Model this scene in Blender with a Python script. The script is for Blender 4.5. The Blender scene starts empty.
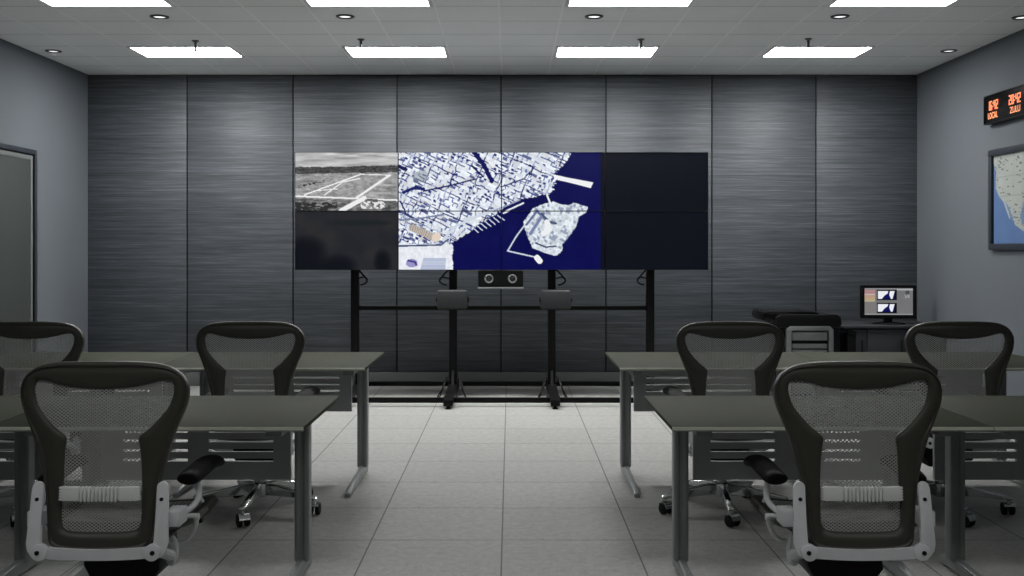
import bpy, bmesh, math, random
import numpy as np
from mathutils import Vector, Matrix

random.seed(7)
PI = math.pi
SC = bpy.context.scene
COL = SC.collection

# ------------------------------------------------------------------ room measures (metres)
EYE = 1.36
F = 1030.0
D = 10.225            # depth of the rear wall
XL, XR = -4.19, 4.04
HC = 3.092
Y0 = -2.6             # wall behind the camera


# ------------------------------------------------------------------ helpers
def lin(c):
    c = c / 255.0
    return c / 12.92 if c <= .04045 else ((c + .055) / 1.055) ** 2.4


def rgb(r, g, b):
    return (lin(r), lin(g), lin(b), 1.0)


class MB:
    """collects shapes into one mesh"""

    def __init__(self):
        self.bm = bmesh.new()

    def _bevel(self, verts, r, seg=2):
        if r > 0:
            es = set()
            for v in verts:
                es.update(v.link_edges)
            bmesh.ops.bevel(self.bm, geom=list(es), offset=r, segments=seg, profile=.5, affect='EDGES', clamp_overlap=True)

    def box(self, x0, x1, y0, y1, z0, z1, r=0.0, M=None, seg=2):
        vs = [self.bm.verts.new((x, y, z)) for x in (x0, x1) for y in (y0, y1) for z in (z0, z1)]
        idx = [(0, 1, 3, 2), (4, 6, 7, 5), (0, 4, 5, 1), (2, 3, 7, 6), (0, 2, 6, 4), (1, 5, 7, 3)]
        for f in idx:
            self.bm.faces.new([vs[i] for i in f])
        if M is not None:
            for v in vs:
                v.co = M @ v.co
        self._bevel(vs, r, seg)
        return self

    def prism(self, poly, a0, a1, axis='y', r=0.0, M=None, seg=2):
        """poly in 2D extruded between a0 and a1 along axis"""
        def p3(u, v, a):
            return {'y': (u, a, v), 'z': (u, v, a), 'x': (a, u, v)}[axis]
        A = [self.bm.verts.new(p3(u, v, a0)) for u, v in poly]
        B = [self.bm.verts.new(p3(u, v, a1)) for u, v in poly]
        n = len(poly)
        self.bm.faces.new(A)
        self.bm.faces.new(B[::-1])
        for i in range(n):
            self.bm.faces.new([A[i], B[i], B[(i + 1) % n], A[(i + 1) % n]])
        if M is not None:
            for v in A + B:
                v.co = M @ v.co
        if r > 0:
            es = set()
            for L in (A, B):
                for i in range(n):
                    e = self.bm.edges.get((L[i], L[(i + 1) % n]))
                    if e:
                        es.add(e)
            bmesh.ops.bevel(self.bm, geom=list(es), offset=r, segments=seg, profile=.5, affect='EDGES', clamp_overlap=True)
        return self

    def cyl(self, p0, p1, r0, r1=None, n=20, r=0.0):
        r1 = r0 if r1 is None else r1
        p0, p1 = Vector(p0), Vector(p1)
        d = (p1 - p0).normalized()
        a = d.orthogonal().normalized()
        b = d.cross(a)
        A, B = [], []
        for i in range(n):
            t = 2 * PI * i / n
            o = a * math.cos(t) + b * math.sin(t)
            A.append(self.bm.verts.new(p0 + o * r0))
            B.append(self.bm.verts.new(p1 + o * r1))
        self.bm.faces.new(A[::-1])
        self.bm.faces.new(B)
        for i in range(n):
            self.bm.faces.new([A[i], A[(i + 1) % n], B[(i + 1) % n], B[i]])
        if r > 0:
            es = []
            for L in (A, B):
                for i in range(n):
                    es.append(self.bm.edges.get((L[i], L[(i + 1) % n])))
            bmesh.ops.bevel(self.bm, geom=es, offset=r, segments=2, profile=.5, affect='EDGES', clamp_overlap=True)
        return self

    def lathe(self, prof, o=(0, 0, 0), n=28, M=None):
        """prof: (radius, z) list, revolved about z through o"""
        rings = []
        for (r, z) in prof:
            if r <= 1e-6:
                rings.append([self.bm.verts.new((o[0], o[1], o[2] + z))])
            else:
                rings.append([self.bm.verts.new((o[0] + r * math.cos(2 * PI * i / n), o[1] + r * math.sin(2 * PI * i / n), o[2] + z)) for i in range(n)])
        for A, B in zip(rings, rings[1:]):
            for i in range(n):
                j = (i + 1) % n
                a = [A[0]] if len(A) == 1 else [A[i], A[j]]
                b = [B[0]] if len(B) == 1 else [B[j], B[i]]
                if len(a) + len(b) >= 3:
                    self.bm.faces.new(a + b)
        if M is not None:
            for R in rings:
                for v in R:
                    v.co = M @ v.co
        return self

    def tube(self, pts, rad, n=10, flat=1.0, up=None):
        """round (or flattened) tube along a point list; rad number or list"""
        P = [Vector(p) for p in pts]
        rings = []
        prev = None
        for i, p in enumerate(P):
            t = ((P[min(i + 1, len(P) - 1)] - P[i]).normalized() + (P[i] - P[max(i - 1, 0)]).normalized())
            t.normalize()
            if up is not None:
                a = Vector(up) - t * Vector(up).dot(t)
                a.normalize()
            elif prev is None:
                a = t.orthogonal().normalized()
            else:
                a = (prev - t * prev.dot(t)).normalized()
            prev = a
            b = t.cross(a)
            rr = rad[i] if isinstance(rad, (list, tuple)) else rad
            rings.append([self.bm.verts.new(p + a * (rr * flat * math.cos(2 * PI * k / n)) + b * (rr * math.sin(2 * PI * k / n))) for k in range(n)])
        self.bm.faces.new(rings[0][::-1])
        self.bm.faces.new(rings[-1])
        for A, B in zip(rings, rings[1:]):
            for k in range(n):
                self.bm.faces.new([A[k], A[(k + 1) % n], B[(k + 1) % n], B[k]])
        return self

    def build(self, name, mat, parent=None, smooth=True, ang=35):
        bmesh.ops.recalc_face_normals(self.bm, faces=self.bm.faces[:])
        me = bpy.data.meshes.new(name)
        self.bm.to_mesh(me)
        self.bm.free()
        return link_mesh(name, me, mat, parent, smooth, ang)


def link_mesh(name, me, mat, parent=None, smooth=True, ang=35):
    if mat is not None:
        me.materials.append(mat)
    if smooth and len(me.polygons):
        me.polygons.foreach_set('use_smooth', [True] * len(me.polygons))
        try:
            me.set_sharp_from_angle(angle=math.radians(ang))
        except Exception:
            pass
    o = bpy.data.objects.new(name, me)
    COL.objects.link(o)
    if parent is not None:
        o.parent = parent
    return o


def tag(o, label=None, cat=None, group=None, kind=None):
    if label:
        o['label'] = label
    if cat:
        o['category'] = cat
    if group:
        o['group'] = group
    if kind:
        o['kind'] = kind
    return o


def empty(name, loc=(0, 0, 0), rz=0.0, label=None, cat=None, group=None, kind=None):
    o = bpy.data.objects.new(name, None)
    o.empty_display_size = .1
    COL.objects.link(o)
    o.location = loc
    o.rotation_euler = (0, 0, rz)
    return tag(o, label, cat, group, kind)


def copy_tree(o, parent=None):
    c = o.copy()
    COL.objects.link(c)
    if parent is not None:
        c.parent = parent
    for ch in list(o.children):
        copy_tree(ch, c)
    return c


def catmull(pts, k):
    out = []
    n = len(pts)
    for i in range(n - 1):
        p0 = pts[max(i - 1, 0)]
        p1, p2 = pts[i], pts[i + 1]
        p3 = pts[min(i + 2, n - 1)]
        for s in range(k):
            t = s / k
            out.append(tuple(.5 * ((2 * b) + (-a + c) * t + (2 * a - 5 * b + 4 * c - d) * t * t + (-a + 3 * b - 3 * c + d) * t ** 3)
                             for a, b, c, d in zip(p0, p1, p2, p3)))
    out.append(tuple(pts[-1]))
    return out


# ------------------------------------------------------------------ materials
def newmat(name):
    m = bpy.data.materials.new(name)
    m.use_nodes = True
    nt = m.node_tree
    bs = nt.nodes['Principled BSDF']
    return m, nt, bs


def N(nt, kind, **kw):
    n = nt.nodes.new(kind)
    for k, v in kw.items():
        setattr(n, k, v)
    return n


def math_n(nt, op, a, b=None, c=None):
    n = N(nt, 'ShaderNodeMath', operation=op)
    for i, v in enumerate((a, b, c)):
        if v is None:
            continue
        if isinstance(v, (int, float)):
            n.inputs[i].default_value = v
        else:
            nt.links.new(v, n.inputs[i])
    return n.outputs[0]


def mixc(nt, fac, a, b):
    n = N(nt, 'ShaderNodeMix', data_type='RGBA')
    for sock, v in ((n.inputs[0], fac), (n.inputs[6], a), (n.inputs[7], b)):
        if isinstance(v, (int, float)):
            sock.default_value = v
        elif isinstance(v, tuple):
            sock.default_value = v
        else:
            nt.links.new(v, sock)
    return n.outputs[2]


def plain(name, col, rough=.5, metal=0.0, spec=.5, var=.08, scale=30.0, bump=0.0, bscale=300):
    """solid colour with a little procedural variation"""
    m, nt, bs = newmat(name)
    tc = N(nt, 'ShaderNodeTexCoord')
    no = N(nt, 'ShaderNodeTexNoise')
    no.inputs['Scale'].default_value = scale
    no.inputs['Detail'].default_value = 3
    nt.links.new(tc.outputs['Object'], no.inputs['Vector'])
    a = tuple(c * (1 - var) for c in col[:3]) + (1,)
    b = tuple(min(1, c * (1 + var)) for c in col[:3]) + (1,)
    nt.links.new(mixc(nt, no.outputs['Fac'], a, b), bs.inputs['Base Color'])
    bs.inputs['Roughness'].default_value = rough
    bs.inputs['Metallic'].default_value = metal
    bs.inputs['Specular IOR Level'].default_value = spec
    if bump > 0:
        n2 = N(nt, 'ShaderNodeTexNoise')
        n2.inputs['Scale'].default_value = bscale
        nt.links.new(tc.outputs['Object'], n2.inputs['Vector'])
        bp = N(nt, 'ShaderNodeBump')
        bp.inputs['Strength'].default_value = bump
        bp.inputs['Distance'].default_value = .002
        nt.links.new(n2.outputs['Fac'], bp.inputs['Height'])
        nt.links.new(bp.outputs['Normal'], bs.inputs['Normal'])
    return m


def glow(name, col, strength):
    m, nt, bs = newmat(name)
    bs.inputs['Base Color'].default_value = col
    bs.inputs['Emission Color'].default_value = col
    bs.inputs['Emission Strength'].default_value = strength
    return m


def line_mask(nt, coord, origin, pitch, half):
    """1 on joint lines at origin + k*pitch"""
    s = math_n(nt, 'SUBTRACT', coord, origin)
    p = math_n(nt, 'PINGPONG', s, pitch / 2)         # 0 on the line
    return math_n(nt, 'LESS_THAN', p, half)


M = {}
EM = 1.0
M['black'] = plain('black_powder_coat', rgb(8, 8, 9), .45, 0, .2, .1, 40)
M['black_plastic'] = plain('black_plastic', rgb(11, 11, 12), .45, 0, .25, .1, 60)
M['glossy_black'] = plain('glossy_black', rgb(6, 6, 7), .25, 0, .35, .1, 20)
M['frame'] = plain('warm_graphite_frame', rgb(64, 63, 57), .42, 0, .45, .08, 25)
M['arm_pad'] = plain('black_soft_arm_pad', rgb(15, 14, 14), .75, 0, .2, .1, 80, .15, 500)
M['alu'] = plain('light_grey_metal', rgb(228, 230, 233), .42, 0, .5, .05, 20)
M['chrome'] = plain('polished_aluminium', rgb(205, 207, 208), .16, 1, .5, .03, 20)
M['lumbar'] = plain('pale_grey_plastic', rgb(236, 238, 236), .45, 0, .5, .05, 30)
M['leg'] = plain('grey_leg_metal', rgb(150, 153, 154), .42, .1, .5, .06, 12)
M['panel'] = plain('grey_modesty_panel', rgb(180, 182, 184), .5, 0, .4, .05, 12)
M['table'] = plain('olive_grey_laminate', rgb(66, 69, 55), .6, 0, .06, .05, 60)
M['table_edge'] = plain('painted_lit_table_edge', rgb(176, 179, 165), .4, 0, .4, .05, 40)  # edge band colour, made paler for the light the edge catches
M['white_trim'] = plain('white_trim', rgb(225, 227, 228), .5, 0, .5, .02, 10)
M['dark_trim'] = plain('dark_slate_trim', rgb(40, 44, 52), .5, 0, .4, .05, 10)
M['door'] = plain('grey_door_paint', rgb(56, 60, 59), .55, 0, .4, .04, 4)
M['wall'] = plain('grey_wall_paint', rgb(92, 97, 102), .8, 0, .25, .04, 2.5, .08, 90)
M['baseboard'] = plain('light_baseboard', rgb(98, 101, 100), .6, 0, .3, .04, 8)
M['box_grey'] = plain('dark_grey_box', rgb(46, 48, 50), .55, 0, .4, .05, 20)
M['steel'] = plain('brushed_steel', rgb(170, 172, 172), .3, .8, .5, .06, 30)
M['tray_grey'] = plain('grey_drawer_front', rgb(128, 130, 130), .5, .1, .4, .06, 20)
M['cabinet'] = plain('dark_cabinet', rgb(46, 49, 52), .5, 0, .4, .08, 14)
M['rubber'] = plain('black_rubber', rgb(15, 15, 15), .7, 0, .3, .1, 40)
M['sprinkler'] = plain('dull_bronze', rgb(96, 96, 94), .4, .6, .5, .08, 40)
M['ring'] = plain('dark_downlight_ring', rgb(48, 49, 50), .4, .2, .5, .05, 40)
M['lamp_face'] = glow('lit_lamp_face', (1, 1, .98, 1), 1.0)
M['led'] = glow('amber_led', (1.0, .34, .15, 1), .55)
M['lens_glass'] = plain('dark_lens_glass', rgb(30, 31, 33), .08, 0, .8, .05, 20)


def wood_wall():
    m, nt, bs = newmat('streaked_blue_grey_panel')
    tc = N(nt, 'ShaderNodeTexCoord')

    def streak(sx, sz, det, off):
        mp = N(nt, 'ShaderNodeMapping')
        mp.inputs['Scale'].default_value = (sx, 1, sz)
        mp.inputs['Location'].default_value = (off, off, off)
        nt.links.new(tc.outputs['Object'], mp.inputs['Vector'])
        no = N(nt, 'ShaderNodeTexNoise')
        no.inputs['Scale'].default_value = 1
        no.inputs['Detail'].default_value = det
        no.inputs['Roughness'].default_value = .6
        nt.links.new(mp.outputs['Vector'], no.inputs['Vector'])
        return no.outputs['Fac']
    fine = streak(3.2, 135, 3, 0)
    mid = streak(.8, 44, 2, 4)
    broad = streak(.5, 3, 1, 9)
    s = math_n(nt, 'ADD', math_n(nt, 'MULTIPLY', fine, .50), math_n(nt, 'MULTIPLY', mid, .40))
    s = math_n(nt, 'ADD', s, math_n(nt, 'MULTIPLY', broad, .10))
    cr = N(nt, 'ShaderNodeValToRGB')
    e = cr.color_ramp.elements
    e[0].position, e[0].color = .36, rgb(51, 54, 59)
    e[1].position, e[1].color = .72, rgb(99, 103, 109)
    k = cr.color_ramp.elements.new(.53)
    k.color = rgb(71, 75, 80)
    nt.links.new(s, cr.inputs['Fac'])
    # horizontal joints between boards
    sx = N(nt, 'ShaderNodeSeparateXYZ')
    nt.links.new(tc.outputs['Object'], sx.inputs['Vector'])
    ln = line_mask(nt, sx.outputs['Z'], 2.83, .37, .0022)
    col = mixc(nt, math_n(nt, 'MULTIPLY', ln, .55), cr.outputs['Color'], rgb(30, 32, 36))
    nt.links.new(col, bs.inputs['Base Color'])
    bs.inputs['Roughness'].default_value = .5
    bs.inputs['Specular IOR Level'].default_value = .35
    return m


def floor_mat():
    m, nt, bs = newmat('grey_stone_tile')
    tc = N(nt, 'ShaderNodeTexCoord')
    sx = N(nt, 'ShaderNodeSeparateXYZ')
    nt.links.new(tc.outputs['Object'], sx.inputs['Vector'])
    jx = line_mask(nt, sx.outputs['X'], -.037, .6106, .0035)
    jy = line_mask(nt, sx.outputs['Y'], 4.814, .5967, .0035)
    j = math_n(nt, 'MAXIMUM', jx, jy)
    n1 = N(nt, 'ShaderNodeTexNoise')
    n1.inputs['Scale'].default_value = 24
    n1.inputs['Detail'].default_value = 8
    n1.inputs['Roughness'].default_value = .75
    nt.links.new(tc.outputs['Object'], n1.inputs['Vector'])
    n2 = N(nt, 'ShaderNodeTexNoise')
    n2.inputs['Scale'].default_value = 130
    n2.inputs['Detail'].default_value = 2
    nt.links.new(tc.outputs['Object'], n2.inputs['Vector'])
    s = math_n(nt, 'ADD', math_n(nt, 'MULTIPLY', n1.outputs['Fac'], .65), math_n(nt, 'MULTIPLY', n2.outputs['Fac'], .35))
    cr = N(nt, 'ShaderNodeValToRGB')
    e = cr.color_ramp.elements
    e[0].position, e[0].color = .34, rgb(136, 136, 133)
    e[1].position, e[1].color = .68, rgb(178, 178, 175)
    nt.links.new(s, cr.inputs['Fac'])
    # each tile a touch different
    fx = math_n(nt, 'FLOOR', math_n(nt, 'DIVIDE', math_n(nt, 'ADD', sx.outputs['X'], .037), .6106))
    fy = math_n(nt, 'FLOOR', math_n(nt, 'DIVIDE', math_n(nt, 'SUBTRACT', sx.outputs['Y'], 4.814), .5967))
    cb = N(nt, 'ShaderNodeCombineXYZ')
    nt.links.new(fx, cb.inputs[0])
    nt.links.new(fy, cb.inputs[1])
    wn = N(nt, 'ShaderNodeTexWhiteNoise', noise_dimensions='2D')
    nt.links.new(cb.outputs[0], wn.inputs['Vector'])
    col = mixc(nt, math_n(nt, 'MULTIPLY', wn.outputs['Value'], .12), cr.outputs['Color'], rgb(104, 104, 102))
    col = mixc(nt, math_n(nt, 'MULTIPLY', j, .8), col, rgb(52, 52, 50))
    nt.links.new(col, bs.inputs['Base Color'])
    bs.inputs['Roughness'].default_value = .55
    bs.inputs['Specular IOR Level'].default_value = .3
    return m


def ceiling_mat():
    m, nt, bs = newmat('white_ceiling_tile')
    tc = N(nt, 'ShaderNodeTexCoord')
    sx = N(nt, 'ShaderNodeSeparateXYZ')
    nt.links.new(tc.outputs['Object'], sx.inputs['Vector'])
    jx = line_mask(nt, sx.outputs['X'], -.079, .458, .008)
    jy = line_mask(nt, sx.outputs['Y'], 7.35, .48, .009)
    no = N(nt, 'ShaderNodeTexNoise')
    no.inputs['Scale'].default_value = 3
    nt.links.new(tc.outputs['Object'], no.inputs['Vector'])
    col = mixc(nt, no.outputs['Fac'], rgb(240, 242, 242), rgb(247, 249, 249))
    col = mixc(nt, math_n(nt, 'MULTIPLY', jy, .65), col, rgb(180, 182, 182))
    col = mixc(nt, jx, col, rgb(255, 255, 255))
    nt.links.new(col, bs.inputs['Base Color'])
    bs.inputs['Roughness'].default_value = .6
    bs.inputs['Specular IOR Level'].default_value = .4
    return m


def mesh_mat():
    """woven chair mesh: a staggered lattice of small holes"""
    m, nt, bs = newmat('woven_grey_mesh')
    tc = N(nt, 'ShaderNodeTexCoord')
    sx = N(nt, 'ShaderNodeSeparateXYZ')
    nt.links.new(tc.outputs['Object'], sx.inputs['Vector'])
    u = sx.outputs['X']
    v = math_n(nt, 'ADD', sx.outputs['Z'], math_n(nt, 'MULTIPLY', sx.outputs['Y'], .6))
    a = math_n(nt, 'COSINE', math_n(nt, 'MULTIPLY', u, 2 * PI / .0138))
    b = math_n(nt, 'COSINE', math_n(nt, 'MULTIPLY', v, 2 * PI / .0104))
    f = math_n(nt, 'MULTIPLY', a, b)
    hole = math_n(nt, 'GREATER_THAN', f, .14)
    bs.inputs['Base Color'].default_value = rgb(172, 173, 171)
    bs.inputs['Roughness'].default_value = .6
    al = math_n(nt, 'SUBTRACT', 1.0, math_n(nt, 'MULTIPLY', hole, .92))
    nt.links.new(al, bs.inputs['Alpha'])
    return m


def raster_mat(name, emit, rough=.25):
    """shows the picture stored as a colour per point of the screen's grid"""
    m, nt, bs = newmat(name)
    at = N(nt, 'ShaderNodeAttribute', attribute_name='picture')
    if emit > 0:
        bs.inputs['Base Color'].default_value = (.004, .004, .005, 1)
        nt.links.new(at.outputs['Color'], bs.inputs['Emission Color'])
        bs.inputs['Emission Strength'].default_value = emit
    else:
        nt.links.new(at.outputs['Color'], bs.inputs['Base Color'])
    bs.inputs['Roughness'].default_value = rough
    bs.inputs['Specular IOR Level'].default_value = .08 if emit else .3
    return m


M['wall_panel'] = wood_wall()
M['floor'] = floor_mat()
M['ceiling'] = ceiling_mat()
M['mesh'] = mesh_mat()
M['screen'] = raster_mat('lit_screen', 1.0)
M['print'] = raster_mat('printed_map', 0, .4)
M['diffuser_far'] = glow('light_panel_far', (1, 1, .985, 1), 54.0)
M['diffuser_mid'] = glow('light_panel_mid', (1, 1, .985, 1), 7.5)
M['added_fill_dim'] = glow('added_fill_panel_dim', (1, 1, .985, 1), 0.3)
M['added_fill_near'] = glow('added_fill_panel_near', (1, 1, .985, 1), 9.0)  # added fill from behind the camera for surfaces facing it


# ------------------------------------------------------------------ pictures for screens and map (numpy rasters)
def value_noise(u, v, seed):
    """smooth noise in 0..1 on arrays"""
    rs = np.random.RandomState(seed)
    tab = rs.rand(256, 256)
    iu, iv = np.floor(u).astype(int), np.floor(v).astype(int)
    fu, fv = u - iu, v - iv
    fu = fu * fu * (3 - 2 * fu)
    fv = fv * fv * (3 - 2 * fv)
    g = lambda a, b: tab[a % 256, b % 256]
    return (g(iu, iv) * (1 - fu) * (1 - fv) + g(iu + 1, iv) * fu * (1 - fv) + g(iu, iv + 1) * (1 - fu) * fv + g(iu + 1, iv + 1) * fu * fv)


def cell_noise(u, v, seed):
    rs = np.random.RandomState(seed)
    tab = rs.rand(256, 256)
    return tab[np.floor(u).astype(int) % 256, np.floor(v).astype(int) % 256]


def fbm(u, v, seed, octs=4):
    s, a, t = 0, .5, 0
    for k in range(octs):
        s = s + a * value_noise(u * 2 ** k, v * 2 ** k, seed + k)
        t += a
        a *= .55
    return s / t


def in_poly(u, v, poly):
    r = np.zeros(u.shape, bool)
    n = len(poly)
    for i in range(n):
        x0, y0 = poly[i]
        x1, y1 = poly[(i + 1) % n]
        if y0 == y1:
            continue
        c = ((y0 > v) != (y1 > v)) & (u < (x1 - x0) * (v - y0) / (y1 - y0) + x0)
        r ^= c
    return r


def on_line(u, v, pts, w):
    r = np.zeros(u.shape, bool)
    for (x0, y0), (x1, y1) in zip(pts, pts[1:]):
        dx, dy = x1 - x0, y1 - y0
        t = np.clip(((u - x0) * dx + (v - y0) * dy) / (dx * dx + dy * dy), 0, 1)
        r |= (u - x0 - t * dx) ** 2 + (v - y0 - t * dy) ** 2 < (w / 2) ** 2
    return r


def fill(img, mask, col):
    c = np.array(col, float)
    img[mask] = c if c.ndim == 1 else c[mask]


def harbour(u, v):
    """satellite view; u 0..927, v 0..517 (across the four middle screens)"""
    u = u + 38
    v = v + 33
    img = np.zeros(u.shape + (3,))
    img[:] = (4, 6, 74)
    img += ((fbm(u / 60, v / 60, 3) - .5) * 10)[..., None]
    fill(img, u > 948, (7, 11, 24))
    wob = (fbm(u / 9, v / 9, 40) - .5) * 18
    uu, vv = u + wob, v + (fbm(u / 12, v / 12, 44) - .5) * 14
    land = in_poly(uu, vv, [(0, 0), (815, 0), (808, 45), (795, 72), (768, 98), (742, 130), (745, 160), (738, 195), (715, 218), (660, 228),
                            (600, 238), (505, 275), (497, 292), (450, 318), (418, 342), (372, 372), (330, 400), (285, 428), (280, 480), (287, 600), (0, 600)])
    isle = in_poly(u + wob * .45, v + wob * .3, [(640, 282), (690, 262), (735, 252), (770, 264), (805, 268), (825, 256), (890, 275), (885, 292), (852, 312), (836, 360),
                            (792, 420), (775, 438), (776, 466), (745, 490), (690, 474), (640, 455), (622, 412), (604, 372), (600, 340), (622, 304)])
    # city blocks on a turned street grid
    a = math.radians(-24)
    s = u * math.cos(a) - v * math.sin(a)
    t = u * math.sin(a) + v * math.cos(a)
    a2 = math.radians(38)
    ww = (fbm(u / 30, v / 30, 12, 2) - .5) * 14
    s, t = s + ww, t + ww * .6
    row = np.floor(t / 15)
    cs = s / 23 + cell_noise(row, row * 0, 6) * 7
    ct = t / 15
    fs, ft = cs % 1, ct % 1
    r1, r2, r3 = cell_noise(cs, ct, 5), cell_noise(cs, ct, 8), cell_noise(cs, ct, 9)
    base = 206 + 44 * r1 + 34 * (fbm(u / 5, v / 5, 15, 2) - .5)
    city = np.stack([base - 6, base, base + 8], -1)
    fill(city, (r2 > .60) & (fs > .66) & (fs < .9), (104, 118, 172))
    fill(city, (r3 > .72) & (ft > .68), (52, 64, 134))
    fill(city, (r2 < .16) & (fs > .45) & (ft > .35), (28, 38, 112))
    fill(city, (r1 < .07) & (ft > .2), (86, 96, 140))
    st = ((s / 104) % 1 < .05) | ((t / 86) % 1 < .055)
    fill(city, st & (fbm(u / 25, v / 25, 33) > .47), (22, 30, 100))
    fill(city, st & (fbm(u / 25, v / 25, 33) <= .47), (168, 178, 206))
    warm = cell_noise(s / 14, t / 12, 18) > .9
    city[warm] = city[warm] * .92 + np.array((18, 12, 6))
    park = in_poly(uu, vv, [(95, 130), (150, 105), (175, 130), (160, 165), (110, 170)])
    city[park] = city[park] * .55 + np.array((60, 72, 78)) * .45 + 24
    south = v > 435 + (u - 40) * .01
    city[south] = np.clip(232 + 40 * (fbm(u / 12, v / 12, 77)[south, None] - .55) + np.array((0, 3, 10)), 0, 255)
    for pl, w, c in (([(380, 33), (425, 90), (460, 160)], 20, (8, 14, 84)), ([(60, 210), (110, 190), (150, 195)], 14, (20, 28, 98)),
                     ([(150, 205), (270, 180), (390, 150)], 7, (24, 32, 94)), ([(45, 250), (70, 300), (120, 330)], 7, (30, 38, 104)),
                     ([(500, 185), (600, 150), (650, 95)], 6, (44, 52, 110)), ([(40, 95), (70, 108)], 16, (10, 16, 80)),
                     ([(370, 92), (420, 140)], 9, (12, 18, 80)), ([(45, 330), (150, 320), (240, 305)], 8, (120, 132, 160)),
                     ([(240, 420), (290, 360), (400, 310), (480, 285)], 12, (206, 214, 228)), ([(40, 445), (230, 440), (262, 415)], 8, (70, 84, 120)),
                     ([(655, 60), (690, 100), (735, 120)], 12, (214, 220, 232))):
        fill(city, on_line(u + wob * .4, v, pl, w), c)
    hall = in_poly(u, v, [(100, 345), (215, 400), (205, 428), (80, 372)])
    fill(city, hall, (196, 186, 176))
    fill(city, hall & (((s / 9) % 1) < .35), (140, 130, 122))
    fill(city, on_line(u, v, [(205, 408), (212, 402)], 36), (226, 208, 192))
    lot = in_poly(u, v, [(150, 498), (252, 500), (248, 600), (120, 600)])
    fill(city, lot, (170, 180, 206))
    fill(city, lot & (((v / 7) % 1) < .4), (196, 204, 222))
    fill(city, (u - 97) ** 2 / 26 ** 2 + (v - 521) ** 2 / 19 ** 2 < 1, (150, 146, 196))
    fill(city, on_line(u, v, [(80, 510), (112, 516), (118, 530)], 8), (60, 52, 128))
    img[land] = city[land]
    ib = 212 + 90 * (fbm(u / 9, v / 9, 90, 3) - .4)
    isl = np.stack([ib - 8, ib, ib + 8], -1)
    fill(isl, (cell_noise(s / 12, t / 12, 99) > .8), (150, 160, 180))
    fill(isl, on_line(u, v, [(612, 350), (660, 290), (700, 330)], 10), (96, 106, 150))
    fill(isl, on_line(u, v, [(630, 390), (690, 300)], 14), (120, 128, 166))
    fill(isl, on_line(u, v, [(680, 300), (712, 335), (745, 345)], 10), (70, 84, 110))
    fill(isl, on_line(u, v, [(705, 340), (715, 372), (690, 388)], 26), (236, 238, 240))
    fill(isl, on_line(u, v, [(655, 432), (700, 450), (745, 446)], 7), (60, 66, 100))
    img[isle] = isl[isle]
    white = (232, 236, 244)
    fill(img, in_poly(u, v, [(735, 130), (790, 143), (915, 166), (903, 191), (800, 165), (738, 152)]), (240, 241, 244))
    fill(img, on_line(u, v, [(508, 299), (598, 258)], 7), white)
    fill(img, on_line(u, v, [(470, 292), (582, 244)], 6), (150, 160, 186))
    for k in range(7):
        x0 = 372 + 19 * k
        fill(img, on_line(u, v, [(x0, 362 - 9 * k), (x0 + 26, 384 - 9 * k)], 5), (196, 204, 226))
    fill(img, on_line(u, v, [(705, 222), (722, 264)], 8), white)
    fill(img, on_line(u, v, [(604, 352), (566, 402), (527, 467), (650, 494)], 6), (206, 214, 232))
    fill(img, on_line(u, v, [(660, 497), (672, 512)], 26), (238, 239, 240))
    return img


def airfield(u, v):
    """grey aerial view, u 0..453, v 0..257"""
    u = u + 25
    v = v + 35
    b = 150 + 120 * (fbm(u / 40, v / 9, 50) - .5) + 60 * (fbm(u / 6, v / 5, 53) - .5)
    sky = v < 104 + 8 * fbm(u / 30, v / 30, 2)
    b = np.where(sky, 178 + 120 * (fbm(u / 90, v / 10, 57) - .5), b)
    band = (np.abs(v - 116 + .02 * u) < 10 + 10 * fbm(u / 25, v / 20, 9))
    b = np.where(band, 62 + 90 * (fbm(u / 9, v / 5, 58) - .4), b)
    field = in_poly(u, v, [(70, 224), (312, 132), (440, 134), (300, 236)])
    b = np.where(field, 150 + 90 * (fbm(u / 12, v / 6, 62) - .5), b)
    low = v > 238 + 8 * (fbm(u / 20, v / 20, 4) - .5)
    b = np.where(low, 112 + 150 * (fbm(u / 22, v / 8, 66) - .5), b)
    b = np.where((v > 255) & (u < 210) & (fbm(u / 18, v / 7, 68) > .42), 44, b)
    for pl, w in (([(25, 228), (478, 246)], 7), ([(66, 222), (312, 132)], 6), ([(152, 224), (235, 165), (310, 150)], 5), ([(296, 235), (442, 136)], 10),
                  ([(228, 292), (330, 237)], 20), ([(310, 131), (442, 135)], 4), ([(110, 205), (210, 196)], 4)):
        b = np.where(on_line(u + 3 * (fbm(u / 8, v / 8, 71) - .5), v, pl, w), 236, b)
    b = np.where(on_line(u, v, [(62, 180), (105, 172), (150, 162)], 9) & (fbm(u / 10, v / 6, 72) > .5), 40, b)
    b = np.where(on_line(u, v, [(330, 268), (405, 268)], 34) & (fbm(u / 9, v / 8, 74) > .46), 226, b)
    b = np.where(on_line(u, v, [(340, 246), (385, 248)], 14) & (fbm(u / 7, v / 7, 75) > .4), 90, b)
    b = np.clip(b, 0, 245)
    return np.stack([b, b, b], -1)


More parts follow.
